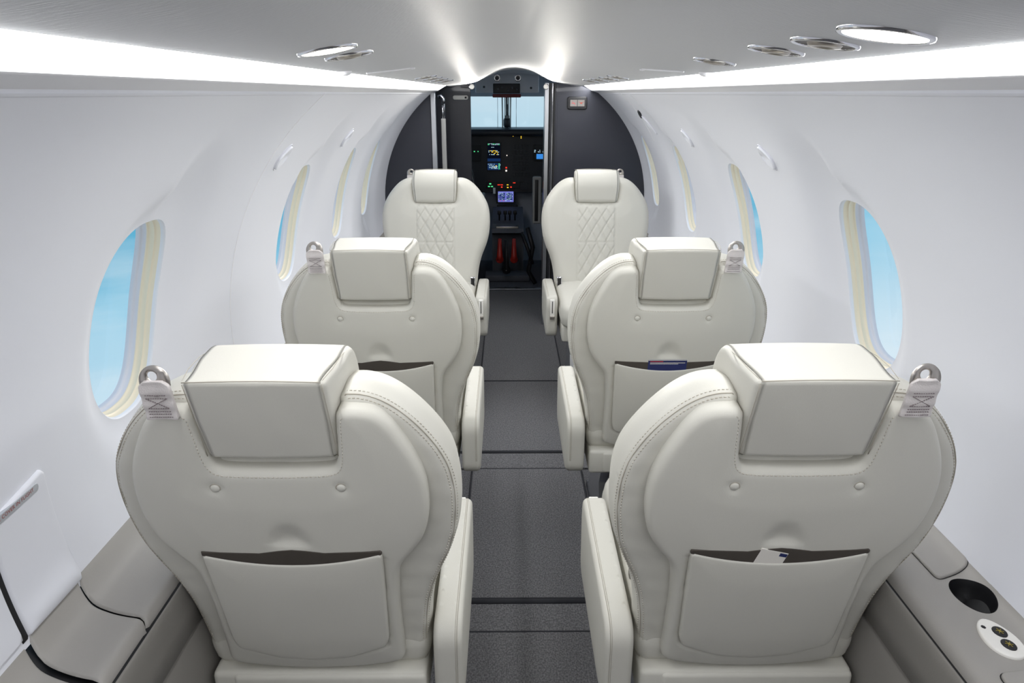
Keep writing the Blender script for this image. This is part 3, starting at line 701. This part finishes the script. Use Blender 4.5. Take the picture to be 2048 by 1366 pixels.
# ------------------------------------------------------------------ ceiling fittings
def on_ceil(x, y, d=0.): n = cnorm(x); return Vector((x, y, czof(x))) + n * d, n
def fit_ring(parent, p, n, r, w, m='chrome'):
    mb = MB(); mb.lathe([(r - w, .0008), (r - w * .9, .0018), (r - w * .5, .0026), (r - w * .1, .0018), (r, -.001)], p, n, 40); return mb.build('rim', m, parent)
def lamp(x, y, r, lb, on=True, grp='round ceiling reading lamps'):
    p, n = on_ceil(x, y); e = empty('reading_lamp', p); tag(e, lb, 'lamp', grp)
    fit_ring(e, Vector((0, 0, 0)), n, r, .006); mb = MB(); mb.lathe([(r - .0045, .0016), (r * .6, .0028), (0, .0032)], (0, 0, 0), n, 32); mb.build('lens', 'lamp_light' if on else 'white_plastic', e)
def vent(x, y, r, lb, kind='air_vent', grp='round ceiling air vents'):
    p, n = on_ceil(x, y); e = empty(kind, p); tag(e, lb, 'vent' if kind == 'air_vent' else 'speaker', grp)
    fit_ring(e, Vector((0, 0, 0)), n, r, .005)
    mb = MB(); mb.lathe([(r - .0045, .0014), (r * .85, .0008), (0, .0006)], (0, 0, 0), n, 32); mb.build('socket', 'vent_dark', e)
    mb = MB(); mb.lathe([(r * .52, .0006), (r * .46, .0035), (r * .3, .0042), (r * .2, .002), (0, .002)], (0, 0, 0), n, 24); mb.build('nozzle', 'satin_metal', e)
lamp(-.262, .921, .037, 'bright round reading lamp in the left ceiling')
vent(-.262, 1.044, .034, 'chrome-rimmed round air vent beyond the left reading lamp')
lamp(.277, .645, .040, 'bright round reading lamp in the right ceiling')
vent(.276, .762, .034, 'chrome-rimmed air vent next to the bright right ceiling lamp')
vent(.274, .892, .033, 'second chrome-rimmed round air vent from the right ceiling lamp')
vent(.279, 1.17, .033, 'third chrome-rimmed round air vent from the right ceiling lamp')
for sd, nm in ((-1, 'left'), (1, 'right')):
    for k, y in enumerate((2.22, 2.42, 2.66, 2.92)):
        vent(sd * .285, y, .033, '%s chrome-rimmed vent in the distant cluster on the %s ceiling' % (('nearest', 'second', 'third', 'farthest')[k], nm), grp='distant ceiling vents')
for sd in (-1, 1):
    pts = [on_ceil(sd * (.252 + .06 * t), 1.64 - .13 * t, .001)[0] for t in np.linspace(0, 1, 9)] if sd > 0 else [on_ceil(-(.245 + .085 * t), 1.60 - .07 * t, .001)[0] for t in np.linspace(0, 1, 9)]
    m = MB(); m.tube(pts, .0022, 6); m.lathe([(.006, 0), (.005, .003), (0, .004)], pts[0], (0, 0, -1), 14)
    struct(m.build('trim_%d' % (14 if sd < 0 else 15), 'chrome' if 0 else 'band'))
    m = MB(); p, n = on_ceil(sd * .345, 1.47 if sd > 0 else 1.40); m.lathe([(.012, -.001), (.011, .004), (.006, .007), (0, .008)], p, n, 16)
    tag(m.build('latch_knob', 'band'), 'small grey knob on the %s ceiling edge' % ('left' if sd < 0 else 'right'), 'knob')
for x in (-.235, .168):  # added spotlights with housings, imitating the reflected streaks along the ceiling
    sd = 'left' if x < 0 else 'right'
    e = empty('added_spotlight', (x, 4.05, 1.385)); tag(e, 'small added spotlight for the bright ceiling streak above the %s side of the cockpit doorway' % sd, 'spotlight', 'added ceiling spotlights')
    m = MB(); m.lathe([(.010, -.02), (.014, -.018), (.016, .0), (.013, .002)], (0, 0, 0), (0, -1, .1), 20); m.build('housing', 'aluminium', e)
    m = MB(); m.lathe([(.013, .001), (0, .0015)], (0, 0, 0), (0, -1, .1), 20); m.build('lens', 'white_plastic', e)
    ld = bpy.data.lights.new('spot', 'SPOT'); ld.energy = SPOT * (1.7 if x < 0 else .8); ld.spot_size = math.radians(80); ld.spot_blend = 1.0; ld.shadow_soft_size = .035; ld.color = (1, .96, .88)
    lo = bpy.data.objects.new('streak_spot', ld); C.objects.link(lo); lo.parent = e; lo.location = (0, -.02, 0)
    tgt = Vector((-.12 if x < 0 else 0.0, 2.0, 1.62)) - (Vector(e.location)); lo.rotation_euler = tgt.to_track_quat('-Z', 'Y').to_euler()

# wall coat hooks
def hook(side, y, ph, lb, sy=.030, ss=.034):
    p0 = wp(side, y, ph); e = empty('coat_hook', p0); tag(e, lb, 'hook', 'lens-shaped coat hooks')
    lens = []
    for k in range(32):
        a = 2 * PI * k / 32; lens.append((sy * math.cos(a) * (1 - .25 * abs(math.sin(a))), ss * math.sin(a)))
    sk = .35
    V, F = slab([(a + sk * b, b) for a, b in lens], .007, -.003, .004, .001, res=.006, rings=1, step=.004, fa=lambda V, d: -.004 * np.exp(-((V[:, 1]) / .014) ** 2) * (d > .003))
    mesh('hook_flap', [wp(side, y + v[0], ph + v[1] / R0, -v[2]) - p0 for v in V], F, 'wall_panel', e)
    mb = MB(); mb.tube([wp(side, y + a + sk * b, ph + b / R0, -.0004) - p0 for a, b in [(a * 1.12, b * 1.08) for a, b in lens]], .0016, 6, closed=True); mb.build('hook_rim', 'gasket', e)
D = math.radians
hook(-1, 1.812, math.asin((1.20 - ZC) / R0), 'white lens-shaped coat hook nearest on the left wall')
hook(-1, 2.54, math.asin((1.205 - ZC) / R0), 'white lens-shaped coat hook farther along the left wall')
hook(1, 1.80, math.asin((1.20 - ZC) / R0), 'white lens-shaped coat hook nearest on the right wall')
hook(1, 2.62, math.asin((1.20 - ZC) / R0), 'white lens-shaped coat hook in the middle of the right wall')
hook(1, 3.27, math.asin((1.22 - ZC) / R0), 'white lens-shaped coat hook farthest forward on the right wall', .02, .05)
m = MB(); p = wp(1, 3.29, math.asin((1.265 - ZC) / R0), -.003); m.tube([p + Vector((.012, .02, -.012)), p, p + Vector((-.010, -.02, .013))], .008, 8)
tag(m.build('wall_fitting', 'dark_plastic'), 'small dark fitting high on the far right wall', 'fitting')

# ------------------------------------------------------------------ forward bulkhead
def partition(side, xin, y0, y1, m, name, ztop_in=None):
    # panel filling the round section from the wall in to |x| = xin
    P = []; r = R0 + .004
    top = []
    def zt(x):
        ax = abs(x)
        if ax <= .366: return czof(x)
        if ax <= .462: return 1.39 - (ax - .366) * .4
        return ZC + math.sqrt(max(0, r * r - ax * ax))
    xs = np.linspace(xin, r, 40)
    T = [(side * x, zt(x)) for x in xs]
    phs = np.linspace(0, -math.asin((ZC) / r) if ZC < r else -1.4, 20)
    Bm = [(side * r * math.cos(p), ZC + r * math.sin(p)) for p in np.linspace(-.02, -1.0, 16)]
    Q = T + Bm + [(side * xin, 0.0)]
    Q = [(x, max(z, 0)) for x, z in Q]; n = len(Q)
    V, F = slab(np.array(Q), y0, y1, .001, .001, res=.04, rings=1, step=.01)
    return mesh(name, [(x, h, z) for x, z, h in V], F, m, smooth=False)
struct(partition(-1, .470, 4.10, 4.14, 'bulkhead', 'wall_front'))
o = struct(partition(1, .235, 4.10, 4.14, 'bulkhead', 'wall_front')); 
# right door frame of brushed rails
fr = empty('door_frame', (.2, 4.1, 0)); tag(fr, 'brushed aluminium upright rails beside the cockpit doorway on the right', 'frame')
for a, b, y0, y1, mm in ((-.034, -.012, .0, .12, 'aluminium'), (-.012, -.006, .01, .1, 'black'), (-.006, .006, -.004, .06, 'dark_plastic'), (.006, .010, -.008, .05, 'chrome'), (.010, .020, .0, .04, 'black'), (.020, .026, -.006, .04, 'dark_plastic'), (.026, .036, -.002, .04, 'bulkhead')):
    m = MB(); m.box((a, y0, 0), (b, y1, 1.405), .001, 1); m.build('upright_rail', mm, fr, False)
# left strut and aluminium post in front of the airstair
ps = empty('partition_post', (-.445, 4.10, 0)); tag(ps, 'bright aluminium post at the edge of the left dark partition', 'post')
m = MB(); m.box((-.022, -.012, 0), (.004, .03, 1.355), .002, 1); m.build('post', 'aluminium', ps, False)
m = MB(); m.box((-.026, -.004, 0), (-.022, .04, 1.36), .001, 1); m.build('edge_strip', 'dark_plastic', ps, False)
st = empty('door_strut', (-.405, 4.2, 0)); tag(st, 'grey padded upright strut with metal rod beside the left partition', 'strut')
m = MB(); m.box((-.016, -.012, .05), (.010, .012, 1.215), .004); m.build('padded_sleeve', 'grey_pad', st)
m = MB(); m.tube([(-.006, 0, 1.21), (-.006, 0, 1.29)], .004, 8); m.tube([(.004, 0, 1.21), (.004, 0, 1.30), (-.004, 0, 1.335)], .004, 8); m.tube([(-.03, 0, 1.33), (-.012, 0, 1.338), (.0, 0, 1.325), (-.001, 0, 1.295)], .010, 10); m.build('rod', 'chrome', st)
# left inner panel farther forward
m = MB(); m.box((-.75, 4.62, 0), (-.272, 4.66, 1.5), .002); struct(m.build('wall_front', 'bulkhead', smooth=False))
m = MB(); m.box((-.38, -.004, 0), (-.38 + .088, 0, .022), .0019, 3); 
e = empty('handle_plate', pt(921, 195, 4.60)); tag(e, 'white pill-shaped plate with dark keyhole high on the left doorway panel', 'plate')
m = MB(); P = roundpoly([(-.047, -.013), (.047, -.013), (.047, .013), (-.047, .013)], .0125); V, F = slab(P, -.004, .016, .002, .001, res=.02, rings=1, step=.004); mesh('plate', [(x, h, z) for x, z, h in V], F, 'white_plastic', e)
m = MB(); m.box((.026, -.006, -.006), (.038, -.003, .005), .001); m.build('keyhole', 'black', e)
# lit passenger sign
e = empty('passenger_sign', (.345, 4.098, 1.300)); tag(e, 'small lit double passenger sign in a black frame on the dark right partition', 'sign')
V, F = slab(roundpoly([(-.055, -.034), (.055, -.034), (.055, .034), (-.055, .034)], .014), -.012, .004, .005, .001, res=.02, rings=1, step=.004)
mesh('sign_frame', [(x, h, z) for x, z, h in V], F, 'black', e)
for k, sx in enumerate((-.0205, .0205)):
    m = MB(); m.box((sx - .019, -.0145, -.017), (sx + .019, -.0118, .017), .001, 1); p_ = m.build('sign_pane', 'sign_pane', e, False)
    m = MB()
    if k == 0:   # cigarette with a bar through it
        m.box((sx - .012, -.0154, -.002), (sx + .008, -.0147, .001)); m.tube([(sx - .010, -.0152, .011), (sx + .010, -.0152, -.011)], .0009, 6)
    else:        # belt buckle
        m.box((sx - .004, -.0154, -.004), (sx + .005, -.0147, .004)); m.tube([(sx - .014, -.0152, .007), (sx - .004, -.0152, 0)], .0011, 6); m.tube([(sx + .014, -.0152, .007), (sx + .004, -.0152, 0)], .0011, 6)
    m.build('sign_mark', 'card_red' if k == 0 else 'label_red', e, False)

# ------------------------------------------------------------------ cockpit
YP = 5.70; XC = -.045
fl = MB(); fl.box((-.8, 5.0, -.05), (.8, 6.4, .0)); struct(fl.build('floor', 'instrument_grey', smooth=False)).name = 'trim_16'
for sd in (-1, 1):
    struct(arc(sd, 4.10, 6.4, 'cockpit_grey', 'trim_%d' % (17 if sd < 0 else 18), r=.77, a0=-46, a1=16))
    sk_ = MB(); sk_.box((min(sd * .50, sd * .54), 4.10, 0), (max(sd * .50, sd * .54), 6.4, .24)); struct(sk_.build('trim_%d' % (25 if sd < 0 else 26), 'instrument_grey', smooth=False))
    struct(arc(sd, 4.10, 5.0, 'cockpit_grey', 'trim_%d' % (21 if sd < 0 else 22), r=.77, a0=16, a1=72))
    struct(arc(sd, 5.0, 5.9, 'glass', 'window_%d' % (10 if sd < 0 else 11), r=.765, a0=16, a1=50))
    struct(arc(sd, 5.0, 6.4, 'cockpit_grey', 'trim_%d' % (23 if sd < 0 else 24), r=.77, a0=50, a1=72))
# cockpit ceiling and overhead
ov = MB(); ov.box((-.55, 4.14, 1.49), (.55, 6.4, 1.53)); struct(ov.build('ceiling', 'cockpit_grey', smooth=False)).name = 'trim_19'
struct(extrude('trim_20', [(-.30, 1.43), (-.29, 1.46), (-.2, 1.475), (0, 1.485), (.15, 1.475), (.28, 1.45), (.28, 1.43)], 4.14, 5.2, 'overhead_grey', 2))
hd = MB(); zt = pt(1014, 193, 5.9).z; hd.box((-.8, 5.9, zt), (.8, 6.1, 1.6)); hd.box((-.8, 5.9, 0), (.8, 6.1, 1.07)); hd.box((-.85, 5.9, 0), (-.62, 6.1, 1.6)); hd.box((.55, 5.9, 0), (.85, 6.1, 1.6))
struct(hd.build('wall_front', 'cockpit_grey', smooth=False))
wsd = empty('window_%d' % (wn + 1), (XC, 5.98, 1.2)); struct(wsd)
for a, b in ((-.57, -.03), (.03, .59)):
    quad('window_pane', [(a, 0, -.14), (b, 0, -.14), (b, 0, .16), (a, 0, .16)], 'glass', wsd)
m = MB()
for dx in (-.038, .030): m.tube([(dx, -.05, .14), (dx * .9, -.05, -.12)], .006, 8)
m.box((-.020, -.06, -.12), (-.010, -.03, .14)); m.box((.008, -.06, -.12), (.018, -.03, .14)); m.build('window_post', 'white_plastic', wsd)
m = MB(); m.box((-.008, -.045, -.12), (.006, -.02, .14)); m.build('post_core', 'instrument_grey', wsd)
m = MB(); m.tube([(-.075, -.04, .14), (-.075, -.04, -.12)], .0018, 6); m.tube([(.075, -.04, .14), (.075, -.04, -.12)], .0018, 6); m.build('window_wires', 'aluminium', wsd)
e = empty('compass', (XC + .0, 5.85, 1.15)); tag(e, 'small grey magnetic compass hanging on the windscreen post', 'compass')
m = MB(); m.lathe([(0, -.045), (.022, -.045), (.027, -.03), (.028, .01), (.022, .025), (0, .026)], (0, 0, -.01), (0, 0, 1), 24); m.build('bowl', 'dark_plastic', e)
m = MB(); m.box((-.020, -.03, .012), (.020, .01, .036), .004); m.build('cap', 'grey_pad', e)
m = MB(); m.tube([(0, 0, .03), (0, .01, .12)], .008, 8); m.build('stem', 'dark_plastic', e)
# overhead panel with red strip
e = empty('overhead_panel', (XC, 5.25, 1.38)); tag(e, 'dark overhead switch panel with red strip above the windscreen', 'panel')
p1 = pt(950, 166, 5.25) - e.location; p2 = pt(1078, 186, 5.25) - e.location
m = MB(); m.box((p1.x, 0, p2.z), (p2.x, .3, 1.489 - 1.38), .01); m.build('housing', 'overhead_grey', e)
a1 = pt(986, 167, 5.24) - e.location; a2 = pt(1040, 187, 5.24) - e.location
m = MB(); m.box((a1.x, -.01, a2.z), (a2.x, .02, a1.z), .004); m.build('switch_block', 'dark_plastic', e)
a1 = pt(985, 188, 5.22) - e.location; a2 = pt(1042, 195, 5.22) - e.location
m = MB(); m.box((a1.x, -.04, a2.z), (a2.x, .02, a1.z), .006); m.build('red_strip', 'dark_red', e)
m = MB()
for px_, py_ in ((996, 178), (1004, 175), (1016, 180), (1024, 176), (1033, 179), (968, 174), (1062, 176)):
    q = pt(px_, py_, 5.235) - e.location; m.lathe([(.008, 0), (.007, .012), (0, .013)], q, (0, -1, 0), 10)
m.build('switch_knobs', 'instrument_grey', e)
for px_ in (994, 1036):
    q = pt(px_, 156, 4.6); o = empty('gasper_vent', q); tag(o, 'small round vent over the cockpit doorway, %s of the pair' % ('left' if px_ < 1014 else 'right'), 'vent', 'cockpit ceiling vents')
    m = MB(); m.lathe([(.022, -.03), (.022, 0), (.016, .004), (.012, 0)], (0, 0, 0), (0, -1, -.2), 18); m.build('rim', 'chrome', o)
    m = MB(); m.lathe([(.012, .001), (0, .004)], (0, 0, 0), (0, -1, -.2), 14); m.build('nozzle', 'dark_plastic', o)

# instrument panel
ip = empty('instrument_panel', (XC, YP, 0)); tag(ip, 'black cockpit instrument panel with lit screens under the windscreen', 'instrument panel')
o0 = Vector(ip.location)
def B(px0, py0, px1, py1, d, th, m, parent, name, off=o0, r=.002, Y=YP):
    a_ = pt(px0, py0, Y - d) - off; b_ = pt(px1, py1, Y - d) - off; mb = MB(); mb.box((a_.x, a_.y, b_.z), (b_.x, a_.y + th, a_.z), r, 2); return mb.build(name, m, parent, False)
zg = pt(1014, 259, YP - .10).z
m = MB(); m.box((-.56, -.10, zg - .05), (.65, .35, zg), .02); m.build('glareshield', 'dark_plastic', ip)
m = MB(); m.box((-.56, 0, .60), (.65, .06, zg - .03), .004); m.build('fascia', 'dark_plastic', ip, False)
def textbars(parent, px0, py0, px1, py1, rows, mats, d, seed, fill=.6, name='screen_readout', hgt=.5):
    rr = random.Random(seed); by = {}
    for k in range(rows):
        y0 = py0 + (py1 - py0) * k / rows; y1 = y0 + (py1 - py0) / rows * hgt; x_ = px0
        while x_ < px1 - 1:
            w_ = rr.uniform(.8, 3.4)
            if rr.random() < fill:
                mm = rr.choice(mats); a_ = pt(x_, y0, YP - d) - o0; b_ = pt(min(x_ + w_, px1), y1, YP - d) - o0
                by.setdefault(mm, MB()).box((a_.x, a_.y - .0004, b_.z), (b_.x, a_.y, a_.z))
            x_ += w_ + rr.uniform(.4, 1.2)
    for mm, mb in by.items(): mb.build(name, mm, parent, False)
s1 = B(973, 284, 1003, 326, .012, .02, 'black', ip, 'display_bezel'); s1a = B(975, 286, 1001, 323, .014, .004, 'scr_dark', s1, 'screen')
textbars(s1, 975.5, 287, 1001, 291, 2, ['scr_green', 'scr_white'], .016, 1, .85); textbars(s1, 977, 294, 988, 298, 2, ['scr_white'], .016, 2, .6); textbars(s1, 977, 301, 998, 311, 4, ['scr_white', 'scr_white', 'led_amber'], .016, 3, .6)
B(975, 317, 1001, 323, .016, .002, 'scr_blue', s1, 'screen_band')
s2 = B(973, 324, 1003, 342, .012, .02, 'black', ip, 'display_bezel'); B(975, 326, 1001, 340, .014, .004, 'scr_blue', s2, 'screen')
textbars(s2, 976, 328, 996, 330, 1, ['scr_white'], .016, 4, .6); textbars(s2, 978, 331, 995, 338, 4, ['scr_white', 'scr_white', 'scr_white', 'led_amber'], .016, 5, .8, hgt=.7); textbars(s2, 997, 327, 1001, 339, 6, ['scr_white', 'scr_green'], .016, 6, .9, hgt=.7)
s3 = B(1068, 290, 1100, 322, .012, .02, 'black', ip, 'display_bezel'); B(1073, 308, 1098, 318, .014, .004, 'scr_sky', s3, 'screen'); textbars(s3, 1066, 300, 1090, 306, 2, ['scr_white'], .016, 9, .3)
s4 = B(940, 290, 962, 322, .012, .02, 'black', ip, 'display_bezel'); textbars(s4, 942, 302, 962, 306, 1, ['scr_green'], .016, 10, .4)
s5 = B(992, 379, 1030, 407, .012, .02, 'black', ip, 'display_bezel'); B(996, 383, 1027, 404, .014, .004, 'scr_lilac', s5, 'screen')
B(997, 386, 1010, 400, .016, .002, 'scr_blue', s5, 'screen_page'); B(1013, 386, 1025, 400, .016, .002, 'scr_blue', s5, 'screen_page')
textbars(s5, 997, 386, 1010, 400, 7, ['scr_lilac', 'scr_white'], .018, 11, .8); textbars(s5, 1013, 386, 1025, 400, 7, ['scr_lilac', 'scr_white'], .018, 12, .8); textbars(s5, 1000, 401, 1024, 403, 1, ['led_red', 'scr_white'], .018, 13, .7)
k = 0
for r_ in range(6):
    for c_ in range(5):
        px_ = 1024 + c_ * 7 + (r_ % 2) * 1.5; py_ = 290 + r_ * 11
        B(px_, py_, px_ + 5, py_ + 7.5, .006, .01, 'dark_plastic', ip, 'gauge')
for (a_, b_, c_, d_, mm) in ((1025.5, 268, 1027, 270, 'led_amber'), (1025.5, 271, 1027, 273, 'led_amber'), (1041.5, 272, 1043, 274, 'led_amber'), (1041.5, 275, 1043, 277, 'led_amber'), (1011, 340, 1014, 343, 'led_white'), (1011, 334, 1014, 337, 'led_red'), (1013, 310, 1014.5, 312, 'led_white'),
                            (978.5, 366.5, 982.5, 369, 'scr_green'), (976, 372, 980, 374, 'scr_green'), (982, 372, 986, 374, 'scr_green'), (995, 369, 1000, 370.5, 'led_red'), (1001, 369, 1006, 370.5, 'led_red'), (1002, 373, 1005, 375.5, 'led_red'), (1013.5, 369, 1017, 370.5, 'led_amber'), (1014, 374, 1017, 376, 'led_amber'), (1020.5, 373, 1023.5, 375.5, 'led_red'), (1026, 365, 1031, 366.5, 'led_red'), (976, 361.5, 984, 363, 'dark_red')):
    B(a_, b_, c_, d_, .010, .004, mm, ip, 'indicator_light', r=0)
B(986, 376, 991, 388, .03, .02, 'white_plastic', ip, 'gear_handle')
B(972, 363, 1046, 377, .008, .01, 'black', ip, 'annunciator_row'); B(1040, 366, 1056, 380, .012, .01, 'dark_plastic', ip, 'switch_row')
B(994, 411, 1036, 419, .01, .02, 'black', ip, 'radio_unit')
# centre pedestal
cp = empty('centre_pedestal', (XC, 5.3, 0)); tag(cp, 'dark centre pedestal with throttle levers and two red handles between the pilot seats', 'pedestal'); oc = Vector(cp.location)
Y2 = 5.28
def B2(*a, **k_): return B(*a, off=oc, Y=Y2, **k_)
P = [(.38, .30), (.38, .49), (.28, .47), (.02, .415), (-.04, .39), (-.06, .36), (.04, .33), (.04, .0), (.38, .0)]
V = [(-.115, y, z) for y, z in P] + [(.125, y, z) for y, z in P]; n = len(P)
mesh('console', V, [tuple(range(n)), tuple(range(n, 2 * n))] + [(i, (i + 1) % n, n + (i + 1) % n, n + i) for i in range(n)], 'instrument_grey', cp, False)
m = MB(); m.box((-.085, -.04, .380), (.085, .0, .405), .004); m.build('silver_plate', 'satin_metal', cp)
for sx in (-.06, -.015, .02, .06):
    m = MB(); m.tube([(sx, .10, .42), (sx, .06, .49)], .006, 8); m.box((sx - .014, .04, .48), (sx + .014, .075, .51), .006); m.build('throttle_lever', 'black', cp)
for px_ in (999.5, 1028):
    a_ = pt(px_, 478, 5.20) - oc; b_ = pt(px_, 512, 5.14) - oc; c_ = pt(px_, 519, 5.14) - oc
    m = MB(); m.tube([a_, a_ * .6 + b_ * .4, b_, c_], [.014, .016, .022, .026], 12); m.lathe([(.026, -.008), (.029, 0), (.026, .010), (0, .014)], c_, (0, -1, .2), 18); m.build('red_handle', 'red_plastic', cp)
a_ = pt(1013, 480, 5.16) - oc; c_ = pt(1013, 540, 5.10) - oc
m = MB(); m.tube([a_, a_ * .5 + c_ * .5, c_], [.016, .014, .022], 12); m.lathe([(.030, -.01), (.032, 0), (.024, .012), (0, .014)], c_, (0, -1, .2), 18); m.build('trim_lever', 'black', cp)
m = MB(); a_ = pt(1012.5, 541, 5.07) - oc; m.lathe([(.005, 0), (.004, .004), (0, .005)], a_, (0, -1, .2), 10); m.build('lever_stud', 'satin_metal', cp)
m = MB(); a_ = pt(1000, 570, 5.2); m.box((-.17, -.14, .0), (.17, .03, .05), .01); m.build('foot_plate', 'instrument_grey', cp)

# pilot seats
def pilot(cx, lb, sgn, arm):
    r = empty('pilot_seat', (cx, 5.12, 0)); tag(r, lb, 'seat', 'black pilot seats')
    out = np.array(mirror([(0, .30), (.17, .30), (.21, .34), (.225, .55), (.225, .74), (.20, .86), (.15, .93), (.10, .955), (0, .96)]))
    V, F = slab(spline(out[:-1], 3, True), 0, .10, .03, .03, res=.02, step=.012); mesh('seat_back', [(x, h - (z - .3) * .12, z) for x, z, h in V], F, 'dark_plastic', r)
    m = MB(); pts = [p for p in resample(out, .02) if p[1] > .4]; pts.sort(key=lambda p: math.atan2(p[0], p[1] - .4) ); 
    m.tube([(p[0] * .985, -.006 - (p[1] - .3) * .12, p[1] - .004) for p in pts], .0035, 6); m.tube([(p[0] * .93, -.014 - (p[1] - .3) * .12, p[1] - .02) for p in pts], .002, 6); m.build('white_piping', 'grey_pad', r)
    m = MB(); m.box((-.21, .05, .24), (.21, .5, .36), .03); m.build('seat_cushion', 'dark_plastic', r)
    m = MB(); m.box((-.18, .0, .0), (.18, .45, .24), .01); m.build('seat_base', 'black', r)
    for q in arm: m = MB(); m.box(q[0], q[1], .012); m.build('armrest', q[2], r)
pilot(-.50, 'black left pilot seat with pale piping seen past the doorway edge', -1, [((.225, .0, .60), (.29, .26, .645), 'grey_pad')])
pilot(.46, 'black right pilot seat with its grey armrest folded upright', 1, [((-.325, -.12, .47), (-.262, -.06, .80), 'grey_pad'), ((-.310, -.124, .49), (-.285, -.118, .78), 'black')])
m = MB(); hb = [(.10, 5.02, .44), (.14, 5.0, .3), (.11, 5.02, .12), (.16, 5.0, .03)]; m.tube(hb, .016, 8); m.tube([(.06, 5.05, .40), (.10, 5.0, .30), (.14, 4.99, .18)], .012, 8)
tag(m.build('harness_strap', 'black'), 'black harness strap hanging beside the right pilot seat', 'strap')
print('verts', sum(len(m_.vertices) for m_ in bpy.data.meshes))
